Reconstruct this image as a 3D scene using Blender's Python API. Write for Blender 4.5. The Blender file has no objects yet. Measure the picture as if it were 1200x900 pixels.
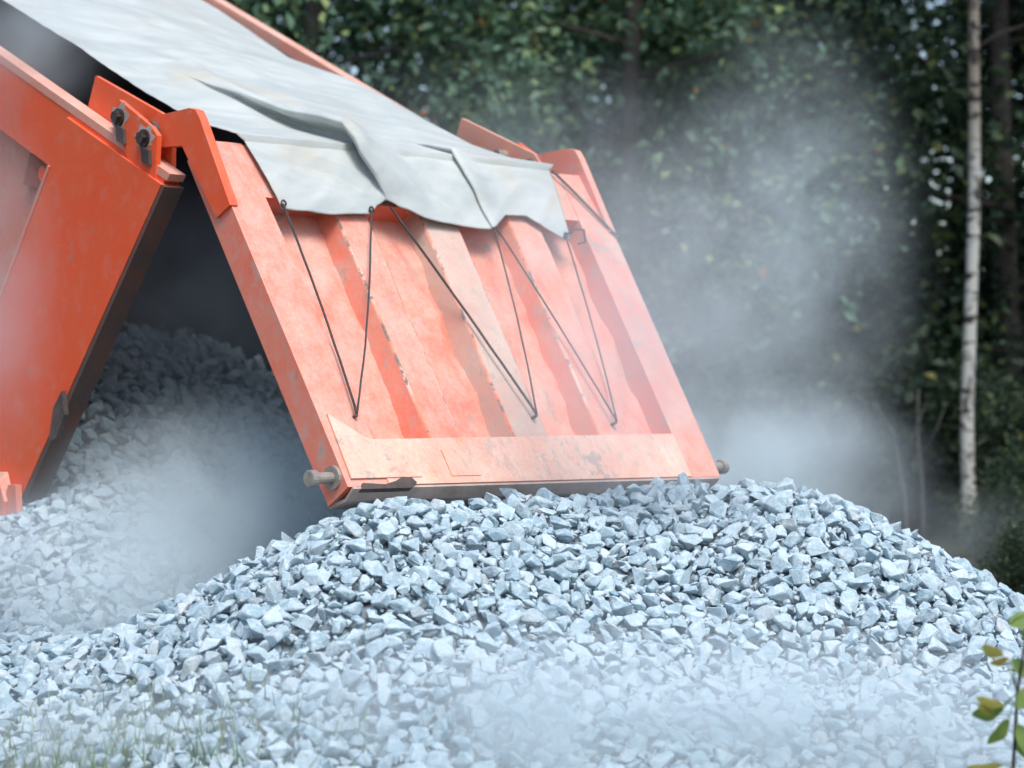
import bpy, bmesh, math, random
import numpy as np
from mathutils import Vector, Matrix, noise
rad = math.radians
S = bpy.context.scene
COL = S.collection
random.seed(11)
RNG = np.random.default_rng(11)

# ------------------------------------------------------------------ camera, sky, sun, exposure
CAM_H, FPX = 1.4, 2640.0                       # metres, focal length in pixels of the 1200 px wide photograph
cam_data = bpy.data.cameras.new("camera"); cam = bpy.data.objects.new("camera", cam_data); COL.objects.link(cam)
cam.location = (0, 0, CAM_H); cam.rotation_euler = (rad(90), 0, 0)
cam_data.sensor_width = 36; cam_data.lens = 36 * FPX / 1200
cam_data.clip_start = .1; cam_data.clip_end = 600
cam_data.dof.use_dof = True; cam_data.dof.focus_distance = 9.3; cam_data.dof.aperture_fstop = 1.7
S.camera = cam
SUN_EL, SUN_AZ = 58, 156                       # azimuth counted from +Y (view direction) clockwise to +X
world = bpy.data.worlds.new("World"); S.world = world; world.use_nodes = True
wn = world.node_tree.nodes; wl = world.node_tree.links; wn.clear()
sky = wn.new("ShaderNodeTexSky"); sky.sky_type = 'NISHITA'; sky.sun_disc = False
sky.sun_elevation = rad(SUN_EL); sky.sun_rotation = rad(SUN_AZ); sky.dust_density = 2.0; sky.air_density = 1.0; sky.ozone_density = .3
bg = wn.new("ShaderNodeBackground"); bg.inputs[1].default_value = .15
wo = wn.new("ShaderNodeOutputWorld"); wl.new(sky.outputs[0], bg.inputs[0]); wl.new(bg.outputs[0], wo.inputs[0])
sun_d = bpy.data.lights.new("sun", 'SUN'); sun_d.energy = 1.5; sun_d.angle = rad(22); sun_d.color = (1, .96, .9)
sun = bpy.data.objects.new("sun", sun_d); COL.objects.link(sun)
sd = Vector((math.sin(rad(SUN_AZ)) * math.cos(rad(SUN_EL)), math.cos(rad(SUN_AZ)) * math.cos(rad(SUN_EL)), math.sin(rad(SUN_EL))))
sun.rotation_euler = sd.to_track_quat('Z', 'Y').to_euler(); sun.location = sd * 30
S.view_settings.view_transform = 'Standard'; S.view_settings.look = 'None'
S.view_settings.exposure = .85; S.view_settings.gamma = 1
S.render.engine = 'CYCLES'
S.cycles.use_denoising = True
S.cycles.max_bounces = 8; S.cycles.diffuse_bounces = 3; S.cycles.glossy_bounces = 2; S.cycles.transmission_bounces = 4
S.cycles.volume_bounces = 4; S.cycles.transparent_max_bounces = 8
S.cycles.volume_step_rate = 1.0; S.cycles.volume_max_steps = 64

# ------------------------------------------------------------------ helpers
def tag(o, label=None, cat=None, group=None, kind=None):
    if label: o["label"] = label
    if cat: o["category"] = cat
    if group: o["group"] = group
    if kind: o["kind"] = kind
    return o
def link(name, data, parent=None):
    o = bpy.data.objects.new(name, data); COL.objects.link(o)
    if parent: o.parent = parent
    return o
def mobj(name, bm, mat, parent=None, bevel=0, smooth=False, seg=2):
    worn = bevel and mat.name.endswith('paint')
    if bevel:
        bmesh.ops.bevel(bm, geom=[e for e in bm.edges if len(e.link_faces) == 2 and e.calc_face_angle(0) > .35],
                        offset=bevel, segments=seg, profile=.5, affect='EDGES', clamp_overlap=True, material=1 if worn else -1)
    bmesh.ops.recalc_face_normals(bm, faces=bm.faces[:])
    me = bpy.data.meshes.new(name); bm.to_mesh(me); bm.free()
    if smooth:
        me.polygons.foreach_set("use_smooth", [True] * len(me.polygons))
    me.materials.append(mat)
    if worn: me.materials.append(M['worn_edge'])
    return link(name, me, parent)
def prism(bm, f, poly, t0, t1):
    """f(t, a, b) -> point; poly is a list of (a, b); extruded from t0 to t1"""
    A_ = [bm.verts.new(f(t0, *p)) for p in poly]; B_ = [bm.verts.new(f(t1, *p)) for p in poly]
    bm.faces.new(A_); bm.faces.new(B_[::-1])
    n = len(poly)
    for i in range(n): bm.faces.new([A_[i], A_[(i + 1) % n], B_[(i + 1) % n], B_[i]])
    return bm
def box(bm, f, a0, a1, b0, b1, c0, c1):
    v = [bm.verts.new(f(a, b, c)) for a in (a0, a1) for b in (b0, b1) for c in (c0, c1)]
    for q in ((0, 1, 3, 2), (4, 6, 7, 5), (0, 4, 5, 1), (2, 3, 7, 6), (0, 2, 6, 4), (1, 5, 7, 3)): bm.faces.new([v[i] for i in q])
    return bm
def tube(bm, pts, rads, n=8, cap=True):
    pts = [Vector(p) for p in pts]; rings = []
    up = Vector((.13, .27, .95))
    for i, p in enumerate(pts):
        d = (pts[min(i + 1, len(pts) - 1)] - pts[max(i - 1, 0)]).normalized()
        if abs(d.dot(up)) > .95: up = Vector((1, 0, .1))
        x = d.cross(up).normalized(); y = d.cross(x)
        r = rads[i] if hasattr(rads, '__len__') else rads
        rings.append([bm.verts.new(p + (x * math.cos(6.2832 * k / n) + y * math.sin(6.2832 * k / n)) * r) for k in range(n)])
    for a, b in zip(rings, rings[1:]):
        for k in range(n): bm.faces.new([a[k], a[(k + 1) % n], b[(k + 1) % n], b[k]])
    if cap: bm.faces.new(rings[0][::-1]); bm.faces.new(rings[-1])
    return bm
def from_arrays(name, V, F, mat, parent=None, smooth=False, attrs=None):
    me = bpy.data.meshes.new(name); V = np.asarray(V, np.float32); F = np.asarray(F, np.int32)
    k = F.shape[1]
    me.vertices.add(len(V)); me.vertices.foreach_set("co", V.ravel())
    me.loops.add(F.size); me.loops.foreach_set("vertex_index", F.ravel())
    me.polygons.add(len(F)); me.polygons.foreach_set("loop_start", np.arange(0, F.size, k, dtype=np.int32))
    me.update(calc_edges=True)
    me.polygons.foreach_set("use_smooth", [smooth] * len(F))
    for nm, arr in (attrs or {}).items():
        at = me.attributes.new(nm, 'FLOAT', 'FACE'); at.data.foreach_set("value", np.asarray(arr, np.float32))
    me.materials.append(mat); me.validate()
    return link(name, me, parent)

# ---- materials
class NT:
    def __init__(s, name):
        s.m = bpy.data.materials.new(name); s.m.use_nodes = True; s.t = s.m.node_tree; s.t.nodes.clear()
        s.out = s.n("ShaderNodeOutputMaterial")
    def n(s, typ, **kw):
        o = s.t.nodes.new(typ)
        for k, v in kw.items(): setattr(o, k, v)
        return o
    def l(s, a, b): s.t.links.new(a, b)
    def setin(s, node, i, v):
        if hasattr(v, "node"): s.l(v, node.inputs[i])
        else: node.inputs[i].default_value = v
    def coord(s, kind="Object"): return s.n("ShaderNodeTexCoord").outputs[kind]
    def noise(s, scale, detail=4, rough=.55, vec=None, dist=0.):
        o = s.n("ShaderNodeTexNoise"); o.inputs["Scale"].default_value = scale; o.inputs["Detail"].default_value = detail
        o.inputs["Roughness"].default_value = rough; o.inputs["Distortion"].default_value = dist
        if vec is not None: s.l(vec, o.inputs["Vector"])
        return o.outputs["Fac"]
    def ramp(s, fac, a, b, v0=0., v1=1., smooth=True):
        o = s.n("ShaderNodeMapRange"); o.interpolation_type = 'SMOOTHSTEP' if smooth else 'LINEAR'
        s.l(fac, o.inputs[0])
        for i, v in zip((1, 2, 3, 4), (a, b, v0, v1)): o.inputs[i].default_value = v
        return o.outputs[0]
    def mix(s, fac, a, b):
        o = s.n("ShaderNodeMix"); o.data_type = 'RGBA'
        for i, v in ((0, fac), (6, a), (7, b)):
            if hasattr(v, "node"): s.l(v, o.inputs[i])
            else: o.inputs[i].default_value = v if i == 0 else (*v, 1)
        return o.outputs[2]
    def math(s, op, a, b=0.):
        o = s.n("ShaderNodeMath", operation=op); s.setin(o, 0, a); s.setin(o, 1, b); return o.outputs[0]
    def bump(s, h, strength=.3, dist=.01):
        o = s.n("ShaderNodeBump"); o.inputs["Strength"].default_value = strength; o.inputs["Distance"].default_value = dist
        s.l(h, o.inputs["Height"]); return o.outputs[0]
    def bsdf(s, color, rough=.6, metal=0., normal=None, spec=.5):
        o = s.n("ShaderNodeBsdfPrincipled")
        if hasattr(color, "node"): s.l(color, o.inputs["Base Color"])
        else: o.inputs["Base Color"].default_value = (*color, 1)
        s.setin(o, "Roughness", rough); o.inputs["Metallic"].default_value = metal
        o.inputs["Specular IOR Level"].default_value = spec
        if normal is not None: s.l(normal, o.inputs["Normal"])
        s.l(o.outputs[0], s.out.inputs[0]); return o

def paint(name, base, fade, dust_amt, chip=.64, rough=.5, dustc=(.70, .50, .42)):
    m = NT(name); c = m.coord()
    big = m.noise(1.3, 5, .6, c); mid = m.noise(4.5, 9, .75, c, .1); fine = m.noise(60, 5, .75, c)
    st = m.n("ShaderNodeMapping"); m.l(c, st.inputs[0]); st.inputs["Scale"].default_value = (9, 3.5, 3); st.inputs["Rotation"].default_value = (.6, 0, 0)
    streak = m.noise(1.6, 6, .65, st.outputs[0], .1)
    col = m.mix(m.ramp(big, .35, .7), base, fade)
    nz_ = m.n("ShaderNodeSeparateXYZ"); m.l(m.n("ShaderNodeNewGeometry").outputs["Normal"], nz_.inputs[0])
    up = m.ramp(nz_.outputs[2], -.3, .45, .10, 1.)
    film = m.math('ADD', m.ramp(mid, .28, .74, .14, .66), m.math('MULTIPLY', m.ramp(streak, .3, .7), .16))
    film = m.math('ADD', film, m.math('MULTIPLY', m.ramp(fine, .35, .7), .22))
    col = m.mix(m.math('MULTIPLY', m.math('MULTIPLY', film, up), dust_amt), col, dustc)
    sf = m.noise(3.2, 8, .72, st.outputs[0], .2)
    col = m.mix(m.math('MULTIPLY', m.ramp(sf, .50, .64), .62 * dust_amt), col, (.44, .36, .315))
    chips = m.math('ADD', m.noise(7, 9, .74, c, .2), m.math('MULTIPLY', m.math('SUBTRACT', big, .5), .35))
    col = m.mix(m.math('MULTIPLY', m.ramp(chips, chip, chip + .05), .7), col, (.36, .32, .28))
    scr = m.n("ShaderNodeMapping"); m.l(c, scr.inputs[0]); scr.inputs["Scale"].default_value = (30, 5, 3.2); scr.inputs["Rotation"].default_value = (.6, .25, .15)
    sc = m.noise(2, 4, .6, scr.outputs[0])
    col = m.mix(m.math('MULTIPLY', m.ramp(sc, .66, .72), .45), col, (.32, .22, .18))
    m.bsdf(col, m.ramp(mid, .3, .8, rough, .85), 0, m.bump(m.math('ADD', mid, m.math('MULTIPLY', fine, .3)), .3, .006), .35)
    return m.m
def worn():
    m = NT("worn_edge"); c = m.coord(); a = m.noise(11, 7, .7, c); b_ = m.noise(3, 4, .6, c)
    col = m.mix(m.ramp(b_, .4, .65), (.72, .24, .14), (.74, .50, .42))
    col = m.mix(m.ramp(a, .52, .60), col, (.20, .175, .16)); m.bsdf(col, .7, 0, m.bump(a, .5, .006), .35); return m.m
M = {}
M['worn_edge'] = worn()
M['paint_wall'] = paint("orange_paint", (.82, .075, .008), (.76, .10, .02), .20, .655)
M['paint_gate'] = paint("dusty_orange_paint", (.78, .115, .045), (.68, .16, .09), .88, .595)
M['paint_grey'] = paint("grey_dusty_paint", (.58, .26, .19), (.50, .33, .27), .95, .59, .6, (.60, .50, .43))
M['paint_rim'] = paint("pale_dusty_paint", (.76, .22, .12), (.72, .32, .22), 1.0, .585, .6, (.76, .60, .50))
M['paint_panel'] = paint("dull_orange_paint", (.66, .10, .035), (.60, .14, .07), .5, .7)
M['paint_rail'] = paint("dusty_top_paint", (.66, .2, .12), (.62, .3, .22), .8, .68)
def plain(name, c1, c2, scale=8, rough=.7, metal=0., bs=.3, bd=.01, spec=.4):
    m = NT(name); c = m.coord(); n1 = m.noise(scale, 6, .65, c); n2 = m.noise(scale * 6, 4, .7, c)
    col = m.mix(m.ramp(n1, .3, .7), c1, c2)
    m.bsdf(col, rough, metal, m.bump(m.math('ADD', n1, m.math('MULTIPLY', n2, .4)), bs, bd), spec)
    return m.m
M['dirty'] = plain("dirty_steel", (.045, .038, .036), (.12, .09, .08), 5, .8)
M['grime'] = plain("grimy_orange", (.16, .07, .05), (.08, .06, .055), 4, .8)
M['lug'] = plain('dull_orange_lug', (.26, .05, .025), (.34, .09, .05), 6, .8)
M['grime_shade'] = plain('dusty_grime_shade', (.36, .28, .25), (.50, .40, .35), 9, .85)  # grime round the bolts; also shade colour of the strip under the tailgate
M['steel'] = plain("worn_steel", (.26, .24, .22), (.42, .38, .33), 14, .55, .3)
M['bolt'] = plain("greasy_bolt", (.03, .025, .025), (.10, .07, .06), 20, .35, .4)
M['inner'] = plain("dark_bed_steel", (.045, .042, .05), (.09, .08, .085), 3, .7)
M['rubber'] = plain("tyre_rubber", (.02, .02, .02), (.05, .048, .045), 10, .85)
M['cord'] = plain("dark_cord", (.035, .033, .035), (.07, .065, .065), 90, .8)
def stone_mat(name="crushed_stone"):
    m = NT(name); c = m.n("ShaderNodeNewGeometry").outputs["Position"]
    at = m.n("ShaderNodeAttribute", attribute_name="tone"); rnd = m.n("ShaderNodeObjectInfo").outputs["Random"]
    tone = m.math('FRACT', m.math('ADD', at.outputs["Fac"], rnd))
    off = m.n("ShaderNodeVectorMath", operation='ADD'); m.l(c, off.inputs[0])
    cb = m.n("ShaderNodeCombineXYZ"); m.l(m.math('MULTIPLY', tone, 37.), cb.inputs[0]); m.l(cb.outputs[0], off.inputs[1])
    n1 = m.noise(24, 6, .65, off.outputs[0], .4); n2 = m.noise(110, 5, .7, off.outputs[0]); n3 = m.noise(5, 2, .5, off.outputs[0])
    col = m.mix(tone, (.275, .405, .48), (.50, .635, .705))
    col = m.mix(m.math('MULTIPLY', m.ramp(n1, .42, .62), 0.6), col, (.64, .745, .79))
    col = m.mix(m.math('MULTIPLY', m.ramp(n2, .52, .72), .45), col, (.23, .30, .345))
    col = m.mix(m.math('MULTIPLY', m.ramp(n3, .56, .72), .35), col, (.56, .52, .48))
    m.bsdf(col, .9, 0, m.bump(m.math('ADD', n1, m.math('MULTIPLY', n2, .4)), .9, .016), .2)
    return m.m
M['stone'] = stone_mat()
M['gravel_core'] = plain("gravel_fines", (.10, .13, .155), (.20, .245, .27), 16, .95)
def tarp_mat():
    m = NT("grey_white_tarpaulin"); c = m.coord()
    mp = m.n("ShaderNodeMapping"); m.l(c, mp.inputs[0]); mp.inputs["Scale"].default_value = (1.2, 3.2, 2.2); mp.inputs["Rotation"].default_value = (0, 0, .35)
    a = m.noise(1.5, 5, .6, mp.outputs[0], .7); b = m.noise(2.3, 4, .6, c, .4); f = m.noise(240, 2, .5, c)
    w = m.noise(7, 5, .6, mp.outputs[0], 1.2)
    col = m.mix(m.ramp(a, .3, .7), (.37, .415, .405), (.485, .52, .505))
    col = m.mix(m.math('MULTIPLY', m.ramp(b, .54, .7), .4), col, (.46, .40, .30))
    col = m.mix(m.math('MULTIPLY', m.ramp(w, .6, .72), .25), col, (.30, .33, .34))
    h = m.math('ADD', m.math('MULTIPLY', w, 1.0), m.math('MULTIPLY', f, .04))
    o = m.bsdf(col, .62, 0, m.bump(h, .22, .015), .3)
    return m.m
M['tarp'] = tarp_mat()
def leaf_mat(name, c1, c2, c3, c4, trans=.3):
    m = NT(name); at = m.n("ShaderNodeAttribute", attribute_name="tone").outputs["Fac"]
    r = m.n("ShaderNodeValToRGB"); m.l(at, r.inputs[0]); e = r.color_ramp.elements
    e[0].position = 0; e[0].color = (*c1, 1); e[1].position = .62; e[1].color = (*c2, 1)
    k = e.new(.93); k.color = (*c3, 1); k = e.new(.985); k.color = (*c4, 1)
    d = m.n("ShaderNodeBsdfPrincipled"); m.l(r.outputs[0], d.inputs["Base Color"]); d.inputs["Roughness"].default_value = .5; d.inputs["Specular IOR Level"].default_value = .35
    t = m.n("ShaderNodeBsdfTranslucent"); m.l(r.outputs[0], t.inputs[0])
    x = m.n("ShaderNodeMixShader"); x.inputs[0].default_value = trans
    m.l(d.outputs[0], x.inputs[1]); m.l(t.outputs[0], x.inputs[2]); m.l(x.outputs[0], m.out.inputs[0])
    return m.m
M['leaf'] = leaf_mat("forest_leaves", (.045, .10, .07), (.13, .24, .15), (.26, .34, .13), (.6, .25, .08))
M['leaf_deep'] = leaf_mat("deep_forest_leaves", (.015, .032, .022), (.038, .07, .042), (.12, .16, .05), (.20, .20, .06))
M['leaf_near'] = leaf_mat("sapling_leaves", (.16, .27, .07), (.27, .38, .10), (.50, .47, .12), (.50, .40, .10), .45)
M['grass'] = leaf_mat("grass_blades", (.10, .18, .06), (.18, .27, .09), (.30, .32, .12), (.38, .36, .18), .35)
M['bark'] = plain("dark_bark", (.03, .027, .024), (.075, .066, .058), 9, .9, 0, .8, .03)
M['pale_bark'] = plain("pale_sapling_bark", (.035, .035, .033), (.07, .07, .066), 9, .85)
def birch():
    m = NT("birch_bark"); c = m.coord()
    mp = m.n("ShaderNodeMapping"); m.l(c, mp.inputs[0]); mp.inputs["Scale"].default_value = (3.5, 3.5, 9)
    a = m.noise(1.5, 4, .6, mp.outputs[0], .3); mp2 = m.n("ShaderNodeMapping"); m.l(c, mp2.inputs[0]); mp2.inputs["Scale"].default_value = (5, 5, 2.6)
    b = m.noise(1.1, 5, .65, mp2.outputs[0], .5)
    z = m.n("ShaderNodeSeparateXYZ"); m.l(c, z.inputs[0])
    col = m.mix(m.ramp(z.outputs[2], 3.0, 4.0), (.42, .43, .40), (.24, .215, .17))  # upper trunk turns darker and browner, shadow painted into the bark
    col = m.mix(m.ramp(b, .53, .6), col, (.05, .045, .04)); col = m.mix(m.ramp(a, .55, .6), col, (.035, .03, .028))
    m.bsdf(col, .75, 0, m.bump(a, .5, .01), .3); return m.m
M['birch'] = birch()
def ground_mat():
    m = NT("forest_ground"); c = m.coord(); a = m.noise(.35, 6, .6, c); b = m.noise(5, 6, .7, c)
    col = m.mix(m.ramp(a, .4, .6), (.03, .045, .022), (.07, .062, .05)); col = m.mix(m.math('MULTIPLY', m.ramp(b, .5, .7), .5), col, (.11, .105, .095))
    m.bsdf(col, .95, 0, m.bump(b, .8, .04), .2); return m.m
M['ground'] = ground_mat()

# ------------------------------------------------------------------ ground
me = bpy.data.meshes.new("ground")
gx = np.linspace(-150, 150, 61); V = [(x, y, .0) for y in np.linspace(-100, 300, 81) for x in gx]
F = [(j * 61 + i, j * 61 + i + 1, (j + 1) * 61 + i + 1, (j + 1) * 61 + i) for j in range(80) for i in range(60)]
tag(from_arrays("ground", V, F, M['ground']), "dark bare earth and leaf litter under the gravel and the wood", None, None, "structure")

# ------------------------------------------------------------------ truck frame of reference
# x = across the body from its left side, y = towards the cab, z = world height.  r = distance towards the rear (-y)
ANG = rad(45)
OX, OY, OZ = -1.4134, 9.95, 2.606              # left hinge arm, top
AX = Vector((math.cos(ANG), math.sin(ANG), 0)); RX = Vector((math.sin(ANG), -math.cos(ANG), 0))
truck = link("dump_truck", None); truck.location = (OX, OY, 0); truck.rotation_euler = (0, 0, ANG)
tag(truck, "orange dump truck with raised bed and open tailgate tipping grey crushed stone", "truck")
def P(u, r, z): return (u, -r, OZ + z)          # truck-local
def W(u, r, z): return Vector((OX, OY, OZ)) + AX * u + RX * r + Vector((0, 0, z))
T = math.atan2(.642, 1.318); BR, BZ = -math.cos(T), math.sin(T)     # forward-up along the tipped bed
TR = (-.139, -.315); EB = (-1.307, -1.801)      # top and bottom of the rear edge of the side walls
WID = 2.46
def along(p, s): return (p[0] + BR * s, p[1] + BZ * s)
edge_d = (EB[0] - TR[0], EB[1] - TR[1])
def onedge(t, s): return along((TR[0] + edge_d[0] * t, TR[1] + edge_d[1] * t), s)   # t down the rear edge, s forward

def side_wall(left):
    sg = 1 if left else -1
    def U(u): return u if left else WID - u
    f = lambda t, a, b: P(U(t), a, b)
    # plate of the wall
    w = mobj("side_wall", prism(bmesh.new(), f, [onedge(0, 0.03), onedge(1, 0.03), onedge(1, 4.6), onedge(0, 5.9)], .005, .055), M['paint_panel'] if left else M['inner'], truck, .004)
    mobj("top_rail", prism(bmesh.new(), f, [onedge(-.012, .0), onedge(.145, .0), onedge(.145, 5.9), onedge(-.012, 5.9)], -.055, .03), M['paint_rail'] if not left else M['paint_wall'], w, .012)
    mobj("rail_cap", prism(bmesh.new(), f, [onedge(-.012, -.02), onedge(-.032, -.02), onedge(-.032, 5.9), onedge(-.012, 5.9)], -.058, .03), M['paint_rail'], w, .004)
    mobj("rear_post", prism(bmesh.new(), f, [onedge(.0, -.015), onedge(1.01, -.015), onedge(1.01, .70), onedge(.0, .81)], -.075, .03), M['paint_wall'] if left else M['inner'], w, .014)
    mobj("edge_strip", prism(bmesh.new(), f, [onedge(.0, -.02), onedge(.96, -.02), onedge(.96, -.05), onedge(.0, -.04)], -.074, .034), M['grime'], w, .008)
    mobj('weld_bead', prism(bmesh.new(), f, [onedge(.14, .775), onedge(.14, .795), onedge(1.0, .70), onedge(1.0, .68)], -.080, -.07), M['paint_gate'], w, .002)
    for s in (1.9, 3.1, 4.2):
        mobj("stiffener", prism(bmesh.new(), f, [onedge(.145, s), onedge(1., s - .1), onedge(1., s + .12), onedge(.145, s + .22)], -.05, .01), M['paint_wall'], w, .012)
    mobj("bottom_rail", prism(bmesh.new(), f, [onedge(.93, .70), onedge(1.02, .70), onedge(1.02, 4.6), onedge(.93, 4.6)], -.05, .03), M['paint_wall'], w, .01)
    # pair of hinge plates standing on the rail with two bolts
    big = [(-.79, .235), (-.885, .02), (-.20, -.31), (-.195, -.05), (-.235, .0)]
    mobj("hinge_plate", prism(bmesh.new(), f, big, .035, .06), M['paint_wall'] if left else M['paint_rail'], w, .006)
    small = [(-.46, .085), (-.485, .04), (-.46, -.06), (-.385, -.205), (-.185, -.30), (-.168, -.10), (-.215, -.055)]
    hp = mobj("hinge_plate", prism(bmesh.new(), f, small, -.065, -.04), M['paint_wall'], w, .006)
    mobj("spacer", prism(bmesh.new(), f, [(-.55, .06), (-.55, -.02), (-.42, -.08), (-.42, .01)], -.04, .034), M['steel'], w, .004)
    for (r, z) in ((-.455, .005), (-.262, -.105)):
        if left:
            bm = bmesh.new(); n = 6
            prism(bm, f, [(r + .028 * math.cos(k * 6.2832 / n), z + .028 * math.sin(k * 6.2832 / n)) for k in range(n)], -.098, -.06)
            prism(bm, f, [(r + .040 * math.cos(k * 6.2832 / 16), z + .040 * math.sin(k * 6.2832 / 16)) for k in range(16)], -.078, -.062)
            mobj("bolt", bm, M['bolt'], w, .004)
            mobj('grease_patch', prism(bmesh.new(), f, [(r + (.075 + .018 * math.sin(k * 2.3 + r * 40)) * math.cos(k * 6.2832 / 18) * (.75 if k > 9 else .9), z + (.075 + .02 * math.sin(k * 1.7 + r * 9)) * math.sin(k * 6.2832 / 18) * .8) for k in range(18)], -.0662, -.0655), M['grime_shade'], w, 0)
            mobj("lock_tab", prism(bmesh.new(), f, [(r - .012, z - .03), (r + .05, z - .06), (r + .055, z - .125), (r + .0, z - .11)], -.082, -.063), M['dirty'], w, .003)
        else:
            bm = bmesh.new()
            prism(bm, f, [(r + .03 * math.cos(k * 6.2832 / 12), z + .03 * math.sin(k * 6.2832 / 12)) for k in range(12)], .06, .125)
            mobj("bolt", bm, M['steel'], w, .004)
    if left:
        # perforated lug in the recessed panel next to the post
        bm = bmesh.new(); prism(bm, f, [(-1.245, -.10), (-1.30, -.245), (-1.0, -.30), (-1.0, -.20)], -.03, .006)
        lug = mobj("lug", bm, M['lug'], w, .004)
        bm = bmesh.new(); prism(bm, f, [(-1.13 + .032 * math.cos(k * .5236), -.205 + .038 * math.sin(k * .5236)) for k in range(12)], -.036, -.031)
        mobj("lug_ring", bm, M['paint_wall'], w, 0)
        # torn lip half way down the edge and bracket at the lower corner
        q = onedge(.62, -.05); bm = bmesh.new()
        prism(bm, f, [(q[0] - .05, q[1] + .02), (q[0] - .12, q[1] - .06), (q[0] - .16, q[1] - .22), (q[0] - .10, q[1] - .20), (q[0] - .03, q[1] - .09)], -.10, -.074)
        mobj("bent_lip", bm, M['dirty'], w, .006)
        q = onedge(.955, -.03); bm = bmesh.new()
        prism(bm, f, [(q[0], q[1] + .06), (q[0] + .015, q[1] - .17), (q[0] - .05, q[1] - .22), (q[0] - .15, q[1] - .10), (q[0] - .06, q[1] + .06)], -.12, -.085)
        mobj("corner_tab", bm, M['paint_gate'], w, .006)
        bm = bmesh.new(); q = onedge(1.0, .12)
        prism(bm, f, [(q[0] + .06, q[1] + .12), (q[0] + .12, q[1] - .02), (q[0] + .05, q[1] - .42), (q[0] - .12, q[1] - .45), (q[0] - .1, q[1] + .1)], -.14, -.08)
        lk = mobj("latch_hook", bm, M['paint_gate'], w, .01)
        bm = bmesh.new(); prism(bm, f, [(q[0] + .02 + .035 * math.cos(k * 6.2832 / 14), q[1] + .03 + .035 * math.sin(k * 6.2832 / 14)) for k in range(14)], -.18, -.14)
        mobj("bolt", bm, M['steel'], w, .004)
    return w
side_wall(True); side_wall(False)
f = P
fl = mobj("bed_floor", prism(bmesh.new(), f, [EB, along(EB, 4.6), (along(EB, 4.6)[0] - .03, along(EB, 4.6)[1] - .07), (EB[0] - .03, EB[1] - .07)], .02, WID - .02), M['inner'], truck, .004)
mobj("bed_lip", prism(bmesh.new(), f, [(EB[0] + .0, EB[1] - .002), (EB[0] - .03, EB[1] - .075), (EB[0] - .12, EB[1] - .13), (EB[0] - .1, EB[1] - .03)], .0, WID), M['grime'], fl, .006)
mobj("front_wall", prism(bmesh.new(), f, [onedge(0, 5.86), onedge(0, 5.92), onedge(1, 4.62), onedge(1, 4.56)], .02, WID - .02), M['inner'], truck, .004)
for s in (.8, 2.0, 3.2, 4.3):
    q = along(EB, s); mobj("cross_beam", prism(bmesh.new(), f, [(q[0], q[1] - .03), (q[0] + .10, q[1] - .08), (q[0] + .05, q[1] - .2), (q[0] - .1, q[1] - .12)], .05, WID - .05), M['grime'], truck, .01)
# chassis behind the dust, left of the frame
for u in (.75, 1.62):
    mobj("chassis_rail", box(bmesh.new(), lambda a, b, c: (a, b, c), u, u + .09, 1.35, 7.5, .62, .88), M['dirty'], truck, .01)
mobj("bed_pivot", tube(bmesh.new(), [(.55, 1.5, .78), (1.95, 1.5, .78)], .06, 12), M['dirty'], truck)
for ax in (2.5, 3.85):
    axle = mobj("axle", tube(bmesh.new(), [(.1, ax, .52), (2.36, ax, .52)], .08, 12), M['dirty'], truck)
    for u0 in (.02, 2.14):
        bm = bmesh.new()
        prof = [(.0, .30), (.0, .46), (.04, .52), (.26, .52), (.30, .46), (.30, .30)]
        rings = [[bm.verts.new((u0 + du, ax + rr * math.cos(k * 6.2832 / 36), .52 + rr * math.sin(k * 6.2832 / 36))) for k in range(36)] for du, rr in prof]
        for a_, b_ in zip(rings, rings[1:] + rings[:1]):
            for k in range(36): bm.faces.new([a_[k], a_[(k + 1) % 36], b_[(k + 1) % 36], b_[k]])
        wh = mobj("wheel", bm, M['rubber'], truck, 0, True)
        mobj("rim", tube(bmesh.new(), [(u0 + .05, ax, .52), (u0 + .10, ax, .52), (u0 + .25, ax, .52)], [.30, .26, .30], 24), M['steel'], wh)

# ------------------------------------------------------------------ tailgate
GR, GZ = .286, -.442; VS, VC = .5675, .8234     # gate hangs 34.6 degrees out of plumb
def G(u, v, w):
    """u across, v down the gate, w outwards from the front plane -> truck-local"""
    u2 = u - v * (.03 + .033 * u)
    v += max(0, v - 1.1) * .036 * u
    return P(u2, GR + VS * v + VC * w, GZ - VC * v + VS * w)
D = .15                                        # depth of the gate frame
H0, H1 = -.376, 1.435
bm = bmesh.new()
prism(bm, lambda t, a, b: G(a, b, t), [(0, H0), (.205, H0), (.255, 1.205), (.24, 1.21), (.24, H1), (0, H1)], -D, 0)
gate = mobj("tailgate", bm, M['paint_gate'], truck, .012)
mobj("frame_post", prism(bmesh.new(), lambda t, a, b: G(a, b, t), [(2.225, H0), (2.45, H0), (2.45, H1), (2.225, H1)], -D, 0), M['paint_gate'], gate, .012)
mobj("top_rail", box(bmesh.new(), lambda a, b, c: G(a, b, c), .203, 2.227, H0 + .003, -.075, -D, -.004), M['paint_gate'], gate, .012)
br = bmesh.new()
prism(br, lambda t, a, b: G(t, a, b), [(1.207, .0), (1.195, -.05), (1.2, -D), (H1 - .004, -D - .0), (H1 + .02, -.06), (H1 - .002, .006)], .235, 2.23)
mobj("bottom_rail", br, M['paint_rim'], gate, .012)
mobj("underside_shade", prism(bmesh.new(), lambda t, a, b: G(t, a, b), [(H1 - .012, -D - .012), (H1 + .018, -.062), (H1 + .004, .004), (H1 + .014, .006), (H1 + .032, -.06), (H1 + .002, -D - .02)], .02, 2.43), M['grime_shade'], gate, .002)  # strip added under the rail; its grey-brown colour paints in the underside's shade
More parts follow.
